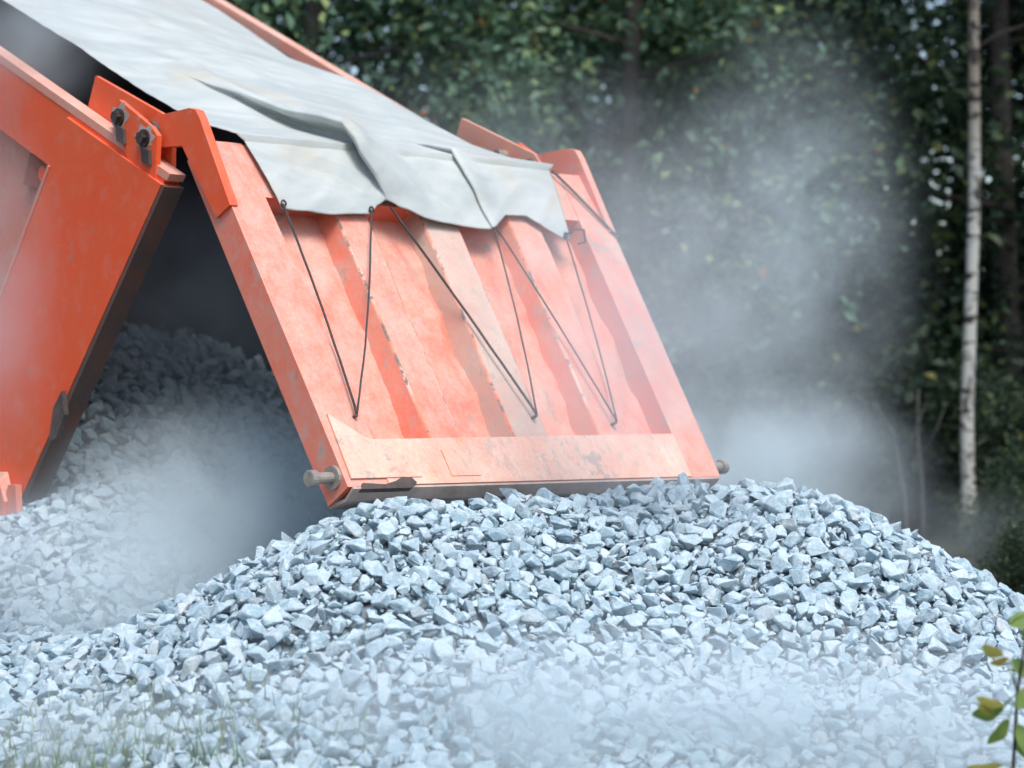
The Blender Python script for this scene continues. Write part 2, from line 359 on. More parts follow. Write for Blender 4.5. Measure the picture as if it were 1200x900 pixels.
# raised patch plates welded to the bottom rail
for u0, u1, v0, v1 in ((.62, .80, 1.27, 1.40),):
    mobj("patch_plate", box(bmesh.new(), lambda a, b, c: G(a, b, c), u0, u1, v0, v1, -.004, .0085), M['paint_rim'], gate, .003)
bm = bmesh.new()     # torn dark lip at the lower left corner
prism(bm, lambda t, a, b: G(a, b, t), [(.08, 1.425), (.2, 1.435), (.27, 1.42), (.32, 1.40), (.37, 1.405), (.39, 1.43), (.35, 1.455), (.06, 1.455)], -.09, .013)
mobj("torn_lip", bm, M['dirty'], gate, .008)
gus = bmesh.new(); prism(gus, lambda t, a, b: G(a, b, t), [(.045, 1.08), (.20, 1.20), (.40, 1.27), (.44, 1.40), (.03, 1.40)], -.004, .0095)
mobj("corner_gusset", gus, M['paint_rim'], gate, .004)
bays = []; ribs = [(.605, .795), (1.135, 1.36), (1.715, 1.93)]
for (a, b) in ribs:
    bm = bmesh.new()
    prism(bm, lambda t, p, q: G(p, t, q), [(a - .035, -D + .002), (a, -.012), (b, -.012), (b + .035, -D + .002)], -.08, 1.215)
    # uneven dents along the rib
    bmesh.ops.subdivide_edges(bm, edges=[e for e in bm.edges if (e.verts[0].co - e.verts[1].co).length > .6], cuts=18)
    for v in bm.verts:
        n_ = noise.noise(Vector(v.co) * 5 + Vector((a * 7, 0, 0))); v.co += Vector((.5, -.8, .5)) * (n_ * .005)
    mobj("rib", bm, M['paint_grey' if 1 < a < 1.3 else 'paint_gate'], gate, .009)
cuts = [.215] + [x for p in ribs for x in (p[0] - .03, p[1] + .03)] + [2.24]
for i in range(4):
    a, b = cuts[2 * i] - .02, cuts[2 * i + 1] + .02
    nu, nv = 16, 56; V = []
    for j in range(nv):
        for k in range(nu):
            x, y = k / (nu - 1), j / (nv - 1); u = a + (b - a) * x; v = -.09 + 1.31 * y
            belly = .016 * math.sin(math.pi * x) ** .7 * (.4 + .6 * math.sin(math.pi * min(1, y * 1.15)))
            d = noise.fractal(Vector((u * 5 + i * 9, v * 4, 0)), 1., 2., 3) * .022 + noise.noise(Vector((u * 14, v * 11, i * 3.))) * .005
            rim = min(1, min(y, 1 - y) * 12)
            V.append(G(u, v, -.118 + belly + d * rim))
    F = [(j * nu + k, j * nu + k + 1, (j + 1) * nu + k + 1, (j + 1) * nu + k) for j in range(nv - 1) for k in range(nu - 1)]
    pa = from_arrays("panel", V, F, M['paint_gate'], gate, True)
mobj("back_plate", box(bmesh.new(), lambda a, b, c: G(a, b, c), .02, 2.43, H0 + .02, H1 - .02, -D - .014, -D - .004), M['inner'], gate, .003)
arm = [(-.30, -.015), (-.205, .0), (.0, .012), (.045, .0), (.075, -.04), (.290, -.431), (.195, -.482), (.13, -.40), (-.055, -.150), (-.215, -.145), (-.30, -.12)]
for u0, u1 in ((-.015, .03), (WID - .05, WID - .005)):
    mobj("hinge_arm", prism(bmesh.new(), P, arm, u0, u1), M['paint_gate'] if u0 > 0 else M['paint_wall'], gate, .006)
    mobj("hinge_sleeve", tube(bmesh.new(), [P(u0 - .03, -.262, -.075), P(u1 + .03, -.262, -.075)], .05, 14), M['dirty'], gate)
for u0, sg in ((-.0, -1), (2.45, 1)):
    v = 1.355; b0 = Vector(G(u0, v, -.055)); dx = Vector((1, 0, 0)) * sg
    pin = mobj("latch_pin", tube(bmesh.new(), [b0 - dx * .03, b0 + dx * .13], .024, 14), M['steel'], gate)
    mobj("pin_collar", tube(bmesh.new(), [b0 - dx * .02, b0 + dx * .015], .05, 16), M['steel'], gate)
    mobj("pin_head", tube(bmesh.new(), [b0 + dx * .10, b0 + dx * .103, b0 + dx * .132, b0 + dx * .135], [.03, .036, .036, .03], 16), M['steel'], gate)
hooks = [(.195, 1.10), (1.30, 1.115), (1.83, 1.155)]
for u, v in hooks:
    bm = bmesh.new(); tube(bm, [G(u, v - .01, -.03), G(u, v, .02), G(u, v - .03, .03)], .008, 8)
    mobj("rope_hook", bm, M['dirty'], gate)

# ------------------------------------------------------------------ tarpaulin
tarp_root = link("tarpaulin", None); tarp_root.location = (OX, OY, 0); tarp_root.rotation_euler = (0, 0, ANG)
tag(tarp_root, "pale grey tarpaulin stretched over the truck bed and folded down the tailgate", "tarpaulin")
def rail_z(r): return TR[1] + (TR[0] - r) * .487
def lerp(x, xs, ys): return float(np.interp(x, xs, ys))
NU, NL, NF = 150, 150, 40
UL, UR = .17, 2.20
GTR, GTZ = GR + VS * H0 + VC * .03, GZ - VC * H0 + VS * .03      # gate top edge with clearance
hem_u = [0, .27, .55, .79, .84, .90, .96, 1.1, 1.54, 1.68, 1.83, 2.03, 2.3]
hem_v = [-.01, .0, .015, .0, -.05, -.08, -.03, .015, .045, -.055, -.06, .075, .02]
def crease(pp, uf, A, p0):
    """one S-shaped tuck: pp runs over the tuck, returns offset across and height; A = 0 is flat"""
    flat = [-.14, -.10, -.07, -.04, 0, .04, .09, .16, .24, .32]
    du = [-.14, -.05, .03, .045, .01, -.05, -.065, -.02, .12, .32]
    hh = [0, .0, .004, .022, .045, .062, .085, .10, .055, 0]
    q = np.linspace(0, 1, 10); f0 = lerp(pp, q, flat); f1 = lerp(pp, q, du)
    return f0 + (f1 - f0) * min(1, A), lerp(pp, q, hh) * A
PC = (.22, .46, .62, .74)                         # column ranges of the two tucks
def across(x, ul, ur, uf1, A1, uf2, A2):
    a0, a1, b0, b1 = PC
    k = .45                                        # second tuck is smaller
    if x < a0: return ul + (uf1 - .14 - ul) * x / a0, 0
    if x < a1: o, h = crease((x - a0) / (a1 - a0), uf1, A1, 0); return uf1 + o, h
    if x < b0: return uf1 + .32 + (uf2 - .14 * k - uf1 - .32) * (x - a1) / (b0 - a1), 0
    if x < b1: o, h = crease((x - b0) / (b1 - b0), uf2, A2, 0); return uf2 + o * k, h * k
    return uf2 + .32 * k + (ur - uf2 - .32 * k) * (x - b1) / (1 - b1), 0
def ridge(p): return 1 - abs(noise.noise(p)) * 2
V = []
for j in range(NF + NL):
    for k in range(NU):
        x = k / (NU - 1)
        if j < NF:                                   # flap on the gate, hem to fold
            t = j / NF                               # 0 hem .. 1 gate top
            ul = UL + .045 + (1 - t) * .05; ur = UR - .03 - (1 - t) * .10
            u, h = across(x, ul, ur, .85 + (1 - t) * .05, .35 + .85 * t, 1.50 + (1 - t) * .03, .5 + .3 * t)
            hv = lerp(u, hem_u, hem_v)
            v = hv + (H0 - .012 - hv) * t
            w = .012 + .008 * math.sin(math.pi * t) + h
            w += .006 * noise.fractal(Vector((u * 3 + v * 3.5, v * 2.0 - u * 1.2, 2.)), 1., 2., 3)
            w += .007 * max(0, ridge(Vector((u * 3.2 + v * 3.6, v * 1.3 - u * .5, 8.))) - .55) * 2
            V.append(G(u + (.03 + .033 * u) * v * .6, v, w + .004))
        else:
            s = (j - NF) / (NL - 1); s = s ** 1.6 * 5.75   # metres forward of the gate top
            r = GTR - s
            A = lerp(s, [0, .12, .5, .95, 1.4], [1.2, 1.25, .8, .3, 0]); A2 = lerp(s, [0, .15, .4], [.8, .6, 0])
            ur = UR + (max(0, min(.2, (s - 1.7) * .15)) if s > 1.7 else 0)
            u, h = across(x, UL, ur, .85 - min(.45, s * .30), A, 1.50 - min(.2, s * .15), A2)
            offL = lerp(s, [0, .3, .8, 1.9, 5.8], [.335, .27, .25, .235, .2]); offR = lerp(s, [0, .3, .6, 1.4, 2.2, 5.8], [.335, .24, .19, .16, .04, .02])
            xx = (u - UL) / (UR - UL)
            z = rail_z(r) + offL + (offR - offL) * xx + .04 * math.sin(math.pi * max(0, min(1, xx))) * min(1, s * 1.5) + h
            z += .010 * noise.fractal(Vector((u * 2.0 + s * .6, s * .6, 5.)), 1., 2., 3) * min(1, .15 + s)
            z += .014 * max(0, ridge(Vector((u * 1.7 - s * .55, s * .28 + u * .2, 3.))) - .6) * 2.2 * min(1, s * 1.5)
            z += .003 * noise.noise(Vector((u * 9 - s * 3, s * 4, 9.)))
            if k == 0: z += .005 * noise.noise(Vector((s * 14, 0, 1.)))
            V.append(P(u, r, z))
n_ = NF + NL
F = [(j * NU + k, j * NU + k + 1, (j + 1) * NU + k + 1, (j + 1) * NU + k) for j in range(n_ - 1) for k in range(NU - 1)]
tp = from_arrays("sheet", V, F, M['tarp'], tarp_root, True)
md = tp.modifiers.new("thickness", 'SOLIDIFY'); md.thickness = .005; md.offset = 0
def hem_pt(u, dv=.0): return Vector(G(u + .0, lerp(u, hem_u, hem_v) + dv, .03))
def hook_pt(i): return Vector(G(hooks[i][0], hooks[i][1] - .005, .026))
for a, b, rr in ((hem_pt(.27, -.015), hook_pt(0), .0055), (hem_pt(.785, -.01), hook_pt(0), .0045), (Vector(G(.93, -.05, .02)), hook_pt(1), .0062),
                 (hem_pt(1.55, -.015), hook_pt(1), .0045), (hem_pt(1.56, -.02), hook_pt(2), .0045), (hem_pt(2.035, -.02), hook_pt(2), .0045),
                 (Vector(G(2.16, H0, .02)), Vector(G(2.455, .03, .01)), .007)):
    bm = bmesh.new(); pts = []
    for i in range(13):
        t = i / 12; q = a.lerp(b, t); q += Vector((0, -.55, -.83)) * (.014 * math.sin(math.pi * t)) + Vector((.012 * math.sin(math.pi * t), 0, 0)) + Vector((noise.noise(q * 6), 0, 0)) * .004; pts.append(q)
    tube(bm, pts, rr, 7); mobj("cord", bm, M['cord'], tarp_root, 0, True)
for u in (.27, .785, 1.55, 2.035):
    p = hem_pt(u, -.018); bm = bmesh.new()
    tube(bm, [p + Vector((.014 * math.cos(k * .63), -.004 + .003 * math.sin(k), .014 * math.sin(k * .63))) for k in range(11)], .005, 6)
    mobj("grommet", bm, M['dirty'], tarp_root)
bm = bmesh.new(); p = hem_pt(2.04, -.02)
tube(bm, [p, p + Vector((.05, -.02, .03)), p + Vector((.12, -.01, .03)), p + Vector((.14, 0, -.03)), p + Vector((.09, 0, -.04))], .006, 6); mobj("cord_loop", bm, M['cord'], tarp_root, 0, True)

# ------------------------------------------------------------------ gravel
def seg_h(x, y, a, b, za, zb, m, rnd):
    ax, ay = a; bx, by = b; t = ((x - ax) * (bx - ax) + (y - ay) * (by - ay)) / ((bx - ax) ** 2 + (by - ay) ** 2); t = max(0, min(1, t))
    d = math.hypot(x - ax - t * (bx - ax), y - ay - t * (by - ay))
    return za + (zb - za) * t - m * (math.sqrt(d * d + rnd * rnd) - rnd)
def smax(*h):
    k = .07; mx = max(h); return mx + k * math.log(sum(math.exp((q - mx) / k) for q in h))
def lip(u, r): w_ = W(u, r, 0); return (w_.x, w_.y)
def pile_h(x, y):
    h1 = seg_h(x, y, (-.50, 9.10), (.72, 10.12), .905, .885, .58, .14)
    h2 = seg_h(x, y, (.72, 10.05), (1.20, 9.85), .875, .935, .62, .22)
    h3 = seg_h(x, y, lip(.25, -1.1), lip(2.2, -1.1), .92, .96, .50, .1)
    h4 = seg_h(x, y, (-.4, 8.6), (1.7, 8.5), .36, .26, .36, .3)
    h5 = seg_h(x, y, (-1.9, 9.2), (-.9, 8.6), .30, .34, .33, .3)
    h = smax(h1, h2, h3, h4, h5, -.12)
    return h + .035 * noise.noise(Vector((x * 2.2, y * 2.2, 0))) + .018 * noise.noise(Vector((x * 6, y * 6, 4)))
def load_h(u, r):      # gravel surface inside the bed, world height
    z = .805 + (-1.307 - r) * .487 - .05 + .22 * max(0, min(1, (r + 3.2 - .25 * math.sin(u * 2.2)) / .9))
    return z - .10 * (u / WID - .5) ** 2 * 2 + .05 * noise.noise(Vector((u * 3, r * 3, 7)))
def normal_of(hf, x, y, e=.04):
    return Vector((hf(x - e, y) - hf(x + e, y), hf(x, y - e) - hf(x, y + e), 2 * e)).normalized()
# rock shapes: convex crushed stones
shapes = []
for i in range(36):
    rs = np.random.default_rng(100 + i); bm = bmesh.new(); n = int(rs.integers(10, 14))
    p = rs.normal(size=(n, 3)); p /= np.linalg.norm(p, axis=1)[:, None]; p *= rs.uniform(.82, 1.0, (n, 1))
    p *= np.array([1, rs.uniform(.52, .88), rs.uniform(.38, .68)])
    for q in p: bm.verts.new(q)
    bmesh.ops.convex_hull(bm, input=bm.verts[:])
    for v in [v for v in bm.verts if not v.link_faces]: bm.verts.remove(v)
    bmesh.ops.dissolve_limit(bm, angle_limit=.22, verts=bm.verts[:], edges=bm.edges[:])
    bmesh.ops.bevel(bm, geom=bm.edges[:], offset=.05, segments=1, profile=.5, affect='EDGES', clamp_overlap=True)
    bmesh.ops.remove_doubles(bm, verts=bm.verts[:], dist=.02)
    bmesh.ops.triangulate(bm, faces=bm.faces[:]); bmesh.ops.recalc_face_normals(bm, faces=bm.faces[:])
    bm.verts.index_update()
    Vv = np.array([v.co[:] for v in bm.verts]); Ff = np.array([[v.index for v in fc.verts] for fc in bm.faces])
    bm.free(); shapes.append((Vv, Ff))
print('TRIS', sum(len(x[1]) for x in shapes) / 36)
def scatter(n_try, xr, yr, rmin, rmax, keep, rnd, pack=.80, seedpts=None, power=1.0):
    """dart throwing, big stones first"""
    cell = rmax * 2; grid = {}; out = []
    rads_ = np.sort(rmin + (rmax - rmin) * rnd.power(.5, n_try) ** power)[::-1]
    xs = rnd.uniform(*xr, n_try); ys = rnd.uniform(*yr, n_try)
    for x, y, r in zip(xs, ys, rads_):
        if not keep(x, y): continue
        cx, cy = int(x // cell), int(y // cell); ok = True
        for i in (-1, 0, 1):
            for j in (-1, 0, 1):
                for (a, b, c) in grid.get((cx + i, cy + j), ()):
                    if (a - x) ** 2 + (b - y) ** 2 < ((c + r) * pack) ** 2: ok = False; break
                if not ok: break
            if not ok: break
        if ok: grid.setdefault((cx, cy), []).append((x, y, r)); out.append((x, y, r))
    return out
def rot_for(nrm, rnd, jit):
    q = Vector((0, 0, 1)).rotation_difference((nrm + Vector(rnd.normal(size=3)) * jit).normalized())
    return (q.to_matrix() @ Matrix.Rotation(rnd.uniform(0, 6.283), 3, 'Z'))
class Stones:
    def __init__(s): s.items = []
    def add(s, loc, R_, size, k, tone): s.items.append((np.array(loc), np.array(R_), size, k, tone))
    def mesh(s, items, name, parent, inv=None):
        Vs, Fs, Ts = [], [], []; o = 0
        for loc, R_, size, k, tone in items:
            v, f_ = shapes[k]; Vs.append((v * size) @ R_.T + loc); Fs.append(f_ + o); Ts.append(np.full(len(f_), tone)); o += len(v)
        ob = from_arrays(name, np.concatenate(Vs), np.concatenate(Fs), M['stone'], parent, False, {"tone": np.concatenate(Ts)})
        return tag(ob, kind="stuff")
rs = np.random.default_rng(5)
def in_truck(x, y):
    u = (x - OX) * AX.x + (y - OY) * AX.y; r = (x - OX) * RX.x + (y - OY) * RX.y
    return u, r
def keep_pile(x, y):
    u, r = in_truck(x, y)
    if r < -1.45: return False
    return pile_h(x, y) > .015
pile = Stones()
XR, YR = (-3.3, 3.4), (6.9, 12.3)
for layer, (n_try, a, b, pk, dz) in enumerate(((180000, .012, .058, .70, .30), (80000, .015, .045, .72, -.15), (36000, .020, .040, .74, -.9))):
    for (x, y, r) in scatter(n_try, XR, YR, a, b, keep_pile, rs, pk):
        nrm = normal_of(pile_h, x, y); z = pile_h(x, y)
        size = r * 1.22
        loc = Vector((x, y, z)) + nrm * (size * dz * rs.uniform(.3, 1.2))
        loc.z = max(loc.z, size * .25)
        pile.add(loc, rot_for(nrm, rs, .42), size, int(rs.integers(36)), rs.random())
# pile core
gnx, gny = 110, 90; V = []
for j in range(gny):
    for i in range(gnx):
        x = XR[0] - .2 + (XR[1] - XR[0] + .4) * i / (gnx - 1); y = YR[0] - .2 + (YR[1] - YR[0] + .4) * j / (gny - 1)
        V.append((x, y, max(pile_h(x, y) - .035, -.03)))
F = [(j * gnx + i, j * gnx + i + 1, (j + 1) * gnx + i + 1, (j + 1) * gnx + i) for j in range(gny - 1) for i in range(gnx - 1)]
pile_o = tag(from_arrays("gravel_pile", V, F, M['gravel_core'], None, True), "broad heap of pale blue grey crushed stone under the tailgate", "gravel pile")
# the stones that show largest become parts of their own
def score(it):
    loc, _, size, _, _ = it; px = 600 + FPX * loc[0] / loc[1]; py = 450 - FPX * (loc[2] - CAM_H) / loc[1]
    if not (-5 < px < 1205 and 560 < py < 905): return 0
    u, r = in_truck(loc[0], loc[1])
    if r < .35: return 0
    if pile_h(loc[0], loc[1]) > loc[2] - size * .1: return 0
    return size / loc[1]
order = sorted(range(len(pile.items)), key=lambda i: -score(pile.items[i]))
top = set(order[:300])
shape_me = []
for k, (v, f_) in enumerate(shapes):
    o = from_arrays("stone", v, f_, M['stone'], None, False, {"tone": np.full(len(f_), (k * .37) % 1)}); shape_me.append(o.data); bpy.data.objects.remove(o)
for i in order[:300]:
    loc, R_, size, k, tone = pile.items[i]
    o = link("stone", shape_me[k], pile_o); m4 = Matrix(R_.tolist()).to_4x4(); m4.translation = Vector(loc)
    o.matrix_local = m4 @ Matrix.Scale(size, 4)
pile.mesh([it for i, it in enumerate(pile.items) if i not in top], "smaller_stones", pile_o)
# load inside the bed
load = link("gravel_load", None); load.location = (OX, OY, .8)
tag(load, "dust veiled crushed stone sliding out of the raised truck bed", "gravel load")
def lw(u, r, z): return W(u, r, z - OZ) - Vector((OX, OY, .8))
nu_, nr_ = 26, 60; V = []
for j in range(nr_):
    for i in range(nu_):
        u = .06 + (WID - .12) * i / (nu_ - 1); r = -1.05 - 3.6 * j / (nr_ - 1); V.append(lw(u, r, load_h(u, r) - .04))
F = [(j * nu_ + i, j * nu_ + i + 1, (j + 1) * nu_ + i + 1, (j + 1) * nu_ + i) for j in range(nr_ - 1) for i in range(nu_ - 1)]
from_arrays("fines", V, F, M['gravel_core'], load, True)
ls = Stones(); lr = np.random.default_rng(8)
for n_try, a, b, pk, dz in ((14000, .022, .066, .76, .3), (6000, .025, .055, .8, -.4)):
    for (u, r, sz) in scatter(n_try, (.1, WID - .1), (-4.4, -1.0), a, b, lambda x, y: y > -3.15 + .25 * math.sin(x * 2.2) + .25 * noise.noise(Vector((x * 4, y * 3, 1))), lr, pk):
        ls.add(lw(u, r, load_h(u, r) + sz * dz), rot_for(Vector((RX.x * .5, RX.y * .5, .8)), lr, .45), sz * 1.2, int(lr.integers(36)), lr.random())
srt = sorted(ls.items, key=lambda it: -(it[2] * (1.0 if it[0][2] < .75 else .3)))
for loc, R_, size, k, tone in srt[:60]:
    o = link("stone", shape_me[k], load); m4 = Matrix(R_.tolist()).to_4x4(); m4.translation = Vector(loc); o.matrix_local = m4 @ Matrix.Scale(size, 4)
ls.mesh(srt[60:], "smaller_stones", load)

# ------------------------------------------------------------------ the wood
def leaves(centres, spread, per, size, rnd, droop=.3, tone_bias=0.):
    """leaf-sized bent quads clustered round centres -> arrays"""
    n = len(centres) * per
    c = np.repeat(np.asarray(centres), per, 0) + rnd.normal(size=(n, 3)) * spread
    nrm = rnd.normal(size=(n, 3)); nrm[:, 2] = np.abs(nrm[:, 2]) + .35; nrm /= np.linalg.norm(nrm, axis=1)[:, None]
    t = rnd.normal(size=(n, 3)); t -= (t * nrm).sum(1)[:, None] * nrm; t /= np.linalg.norm(t, axis=1)[:, None]
    b = np.cross(nrm, t); s = size * rnd.uniform(.65, 1.3, (n, 1))
    v0 = c - t * s * .5; v1 = c + b * s * .33 + nrm * s * .1; v2 = c + t * s * .55 - nrm * s * .06; v3 = c - b * s * .33 + nrm * s * .1
    V = np.stack([v0, v1, v2, v3], 1).reshape(-1, 3); F = np.arange(n * 4).reshape(-1, 4)
    cl = np.repeat(rnd.uniform(0, .35, len(centres)), per)
    tone = np.clip(cl + rnd.random(n) ** 1.3 * .66 + tone_bias, 0, 1)
    rare = rnd.random(n); tone = np.where(rare > .993, 1., np.where(rare > .97, .92, np.minimum(tone, .9)))
    return V, F, tone
def make_tree(name, rnd, h, crown0, rx, n_clump, per, leaf, trunk_r, mat='leaf', bark='bark', spread=.24, fill=.35):
    root = link(name, None); bm = bmesh.new()
    lean = rnd.normal(size=2) * .25
    tp_ = [Vector((lean[0] * t * t + .1 * math.sin(t * 5 + lean[1] * 9), lean[1] * t * t + .08 * math.sin(t * 4), h * t)) for t in np.linspace(0, 1, 12)]
    tube(bm, tp_, [trunk_r * (1.25 - .2 * min(1, i)) * (1 - .8 * i / 11) for i in range(12)], 9)
    cents = []
    nl = max(10, n_clump // 7)
    for i in range(nl):
        zt = crown0 + (h * .97 - crown0) * (i + rnd.random()) / nl
        t = zt / h; base = tp_[min(11, int(t * 11))].copy(); base.z = zt
        az = i * 2.4 + rnd.random(); prof = math.sin(math.pi * min(1, .16 + .80 * (zt - crown0) / (h - crown0))) ** .6
        L = rx * prof * rnd.uniform(.6, 1.1)
        pts = [base + Vector((math.cos(az), math.sin(az), 0)) * (L * q) + Vector((rnd.normal() * .08, rnd.normal() * .08, L * (.35 * q - .25 * q * q))) for q in (0, .35, .7, 1)]
        tube(bm, pts, [trunk_r * .32 * (1 - t * .6), trunk_r * .2, trunk_r * .12, .008], 5)
        for q in range(max(3, n_clump // nl)):
            s_ = rnd.uniform(fill, 1.05); p = pts[0].lerp(pts[3], s_) + Vector(rnd.normal(size=3)) * Vector((.32, .32, .3)).x * rx * .35
            cents.append(p[:])
    trunk = mobj("trunk", bm, M[bark], root, 0, True)
    V, F, tone = leaves(cents, spread, per, leaf, rnd)
    V[:, 2] = np.maximum(V[:, 2], .03)
    from_arrays("crown", V, F, M[mat], root, False, {"tone": tone})
    return root
def copy_tree(o, parent=None):
    c = o.copy(); COL.objects.link(c); c.parent = parent
    for ch in o.children: copy_tree(ch, c)
    return c
tr = np.random.default_rng(21)
# a screen of bushy trees along the edge of the wood, leafy to the ground
bushy = [make_tree("bushy_tree", tr, 8.5 + k * .8, .35, 2.0, 150, 90, .105, .10, 'leaf', 'bark', .26) for k in range(3)]
spots = [(-7.6, 22.5), (-5.4, 21.0), (-3.5, 22.4), (-1.9, 20.6), (-.4, 22.0), (1.1, 20.9), (2.3, 22.2), (-6.4, 24.5), (-2.6, 24.6), (.4, 24.8), (2.9, 24.2), (8.6, 23.0), (1.9, 26.6), (2.9, 27.2), (-4.4, 26.6)]
for i, (x, y) in enumerate(spots):
    o = bushy[i] if i < 3 else copy_tree(bushy[i % 3])
    o.location = (x, y, 0); o.rotation_euler = (0, 0, tr.uniform(0, 6.28)); s = tr.uniform(.9, 1.15); o.scale = (s, s, s * tr.uniform(.92, 1.1))
    tag(o, "bushy broadleaf tree leafy to the ground along the edge of the wood", "tree", "bushy trees along the edge of the wood")
# tall dark trees further in
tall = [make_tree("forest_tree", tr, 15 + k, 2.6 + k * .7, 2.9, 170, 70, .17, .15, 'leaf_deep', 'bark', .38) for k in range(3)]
spots = [(-9, 28), (-6.2, 29), (-4, 27.5), (-1.2, 28.6), (1.4, 27.6), (3.4, 28.5), (5.0, 25.6), (6.9, 26.8), (8.8, 28.2), (11, 30), (-7.5, 34), (-3.5, 35), (.3, 34), (3.6, 35.5), (9.3, 34.5), (-11, 33), (13, 35), (6.2, 22.6), (4.85, 21.8)]
for i, (x, y) in enumerate(spots):
    o = tall[i] if i < 3 else copy_tree(tall[i % 3])
    o.location = (x, y, 0); o.rotation_euler = (0, 0, tr.uniform(0, 6.28)); s = tr.uniform(.85, 1.15); o.scale = (s, s, s)
    tag(o, "tall dark slender trunked tree standing deep in the shaded wood", "tree", "tall trees inside the wood")
# unseen copies of the tall trees, added to block low sky light
for i, (az, dd) in enumerate([(100 + k * 19, 21 + (k % 3) * 4) for k in range(13)]):
    o = copy_tree(tall[i % 3]); o.location = (dd * 1.05 * math.sin(rad(az)) - 1, 6 + dd * math.cos(rad(az)) * 1.0, 0); o.rotation_euler = (0, 0, tr.uniform(0, 6.28)); o.scale = (1.35, 1.35, 1.0)
    tag(o, "unseen tall dark tree added opposite the wood to block low sky light", "tree", "unseen trees added round the clearing to block light")
# undergrowth bushes
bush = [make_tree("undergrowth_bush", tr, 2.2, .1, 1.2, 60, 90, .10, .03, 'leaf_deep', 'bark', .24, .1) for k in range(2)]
spots = [(3.6, 23.8), (4.6, 25.0), (5.6, 24.2), (6.6, 25.5), (4.4, 31), (6.6, 31), (8.6, 31.5), (-5, 26.5), (-1, 26.4), (2, 26.2), (7.6, 23.6), (10.5, 26), (2.5, 31), (-4, 31.5), (0, 31), (5.6, 37), (8.2, 38), (3, 38.5), (11, 37), (4.9, 20.7), (5.6, 19.6), (4.5, 22.6), (6.3, 21), (3.78, 17.0), (4.05, 18.0), (4.3, 18.9), (4.55, 20.0), (4.3, 20.9), (3.85, 22.2), (3.42, 15.0), (3.62, 15.7), (3.3, 14.4), (3.7, 14.8)]
for i, (x, y) in enumerate(spots):
    o = bush[i] if i < 2 else copy_tree(bush[i % 2])
    o.location = (x, y, 0); o.rotation_euler = (0, 0, tr.uniform(0, 6.28)); s = tr.uniform(.85, 1.5) * (.2 if y < 16 else .3 if y < 19.5 else .5 if y < 22 else 1); o.scale = (s, s, s)
    tag(o, "low dark green bush of the undergrowth between the forest trunks", "bush", "undergrowth bushes in the wood")
# birch with white bark in front of the dark wood
b = link("birch_tree", None); b.location = (3.98, 19.6, 0)
tag(b, "slim birch with peeling white bark and black scars beside the heap", "birch")
zs = np.linspace(0, 11, 40)
cx = [lerp(z, [0, 1, 3, 4.7, 11], [0, -.02, .045, .03, .1]) for z in zs]
bm = bmesh.new(); tube(bm, [(cx[i], .03 * math.sin(z), z) for i, z in enumerate(zs)], [(.064 - .0036 * z) * (1 + .05 * noise.noise(Vector((z * 4, 0, 0)))) + (.02 if z < .3 else 0) for z in zs], 14)
bt = mobj("trunk", bm, M['birch'], b, 0, True)
br_ = np.random.default_rng(3); cents = []
for i in range(16):
    z0 = 4.3 + i * .4; az = i * 2.4; L = br_.uniform(.7, 1.6)
    pts = [Vector((lerp(z0, zs, cx), 0, z0)) + Vector((math.cos(az) * L * q, math.sin(az) * L * q, L * (.8 * q - .5 * q * q))) for q in (0, .3, .65, 1)]
    bm = bmesh.new(); tube(bm, pts, [.018, .012, .008, .004], 6); mobj("limb", bm, M['bark'], b, 0, True)
    if z0 > 4.6: cents += [pts[2].lerp(pts[3], br_.random())[:] for _ in range(4)]
V, F, tone = leaves(cents, .22, 60, .06, br_); from_arrays("crown", V, F, M['leaf'], b, False, {"tone": tone})
# thin bare saplings behind the heap
for nm, pts, lab in (("bare_sapling", [(0, 0, 0), (-.03, 0, .5), (-.12, 0, 1.0), (-.28, .0, 1.25)], "thin pale bent sapling stem with a drooping tip behind the heap"),
                     ("bare_sapling", [(0, 0, 0), (-.02, 0, .6), (-.05, 0, .9), (-.03, .1, 1.35)], "thin pale straight sapling stem next to the birch")):
    o = link(nm, None); o.location = (3.2, 18.2, 0) if "bent" in lab else (3.42, 18.7, 0)
    tag(o, lab, "sapling"); bm = bmesh.new(); pp = [Vector(pts[0])] ; 
    for a_, b_ in zip(pts, pts[1:]):
        for t in (.25, .5, .75, 1): pp.append(Vector(a_).lerp(Vector(b_), t))
    tube(bm, pp, [.022 * (1 - .6 * i / len(pp)) for i in range(len(pp))], 7); mobj("stem", bm, M['pale_bark'], o, 0, True)
    bm = bmesh.new(); tube(bm, [pp[6], pp[6] + Vector((.15, 0, .3)), pp[6] + Vector((.22, 0, .5))], [.01, .007, .003], 5); mobj("twig", bm, M['pale_bark'], o, 0, True)

# ------------------------------------------------------------------ leafy sapling at the right, in front of the heap
sp = link("leafy_sapling", None); sp.location = (1.555, 6.9, 0)
tag(sp, "young sapling with yellow green leaves growing before the right end of the heap", "sapling")
bm = bmesh.new(); st = [Vector((-.01, 0, 0)), Vector((-.02, 0, .22)), Vector((-.005, .01, .45)), Vector((.03, .0, .7)), Vector((.06, 0, .92))]
tube(bm, st, [.007, .006, .005, .004, .002], 8); mobj("stem", bm, M['bark'], sp, 0, True)
nl, nw = 9, 5; V = []
for j in range(nl):
    t = j / (nl - 1); wd = .36 * math.sin(math.pi * min(1, t * .93 + .04)) ** .8
    for k in range(nw):
        x = (k / (nw - 1) - .5) * 2; V.append((x * wd, t, -.10 * t * t + .13 * abs(x) * wd - .03 * math.sin(t * 9) * abs(x)))
F = [(j * nw + k, j * nw + k + 1, (j + 1) * nw + k + 1, (j + 1) * nw + k) for j in range(nl - 1) for k in range(nw - 1)]
lm = []
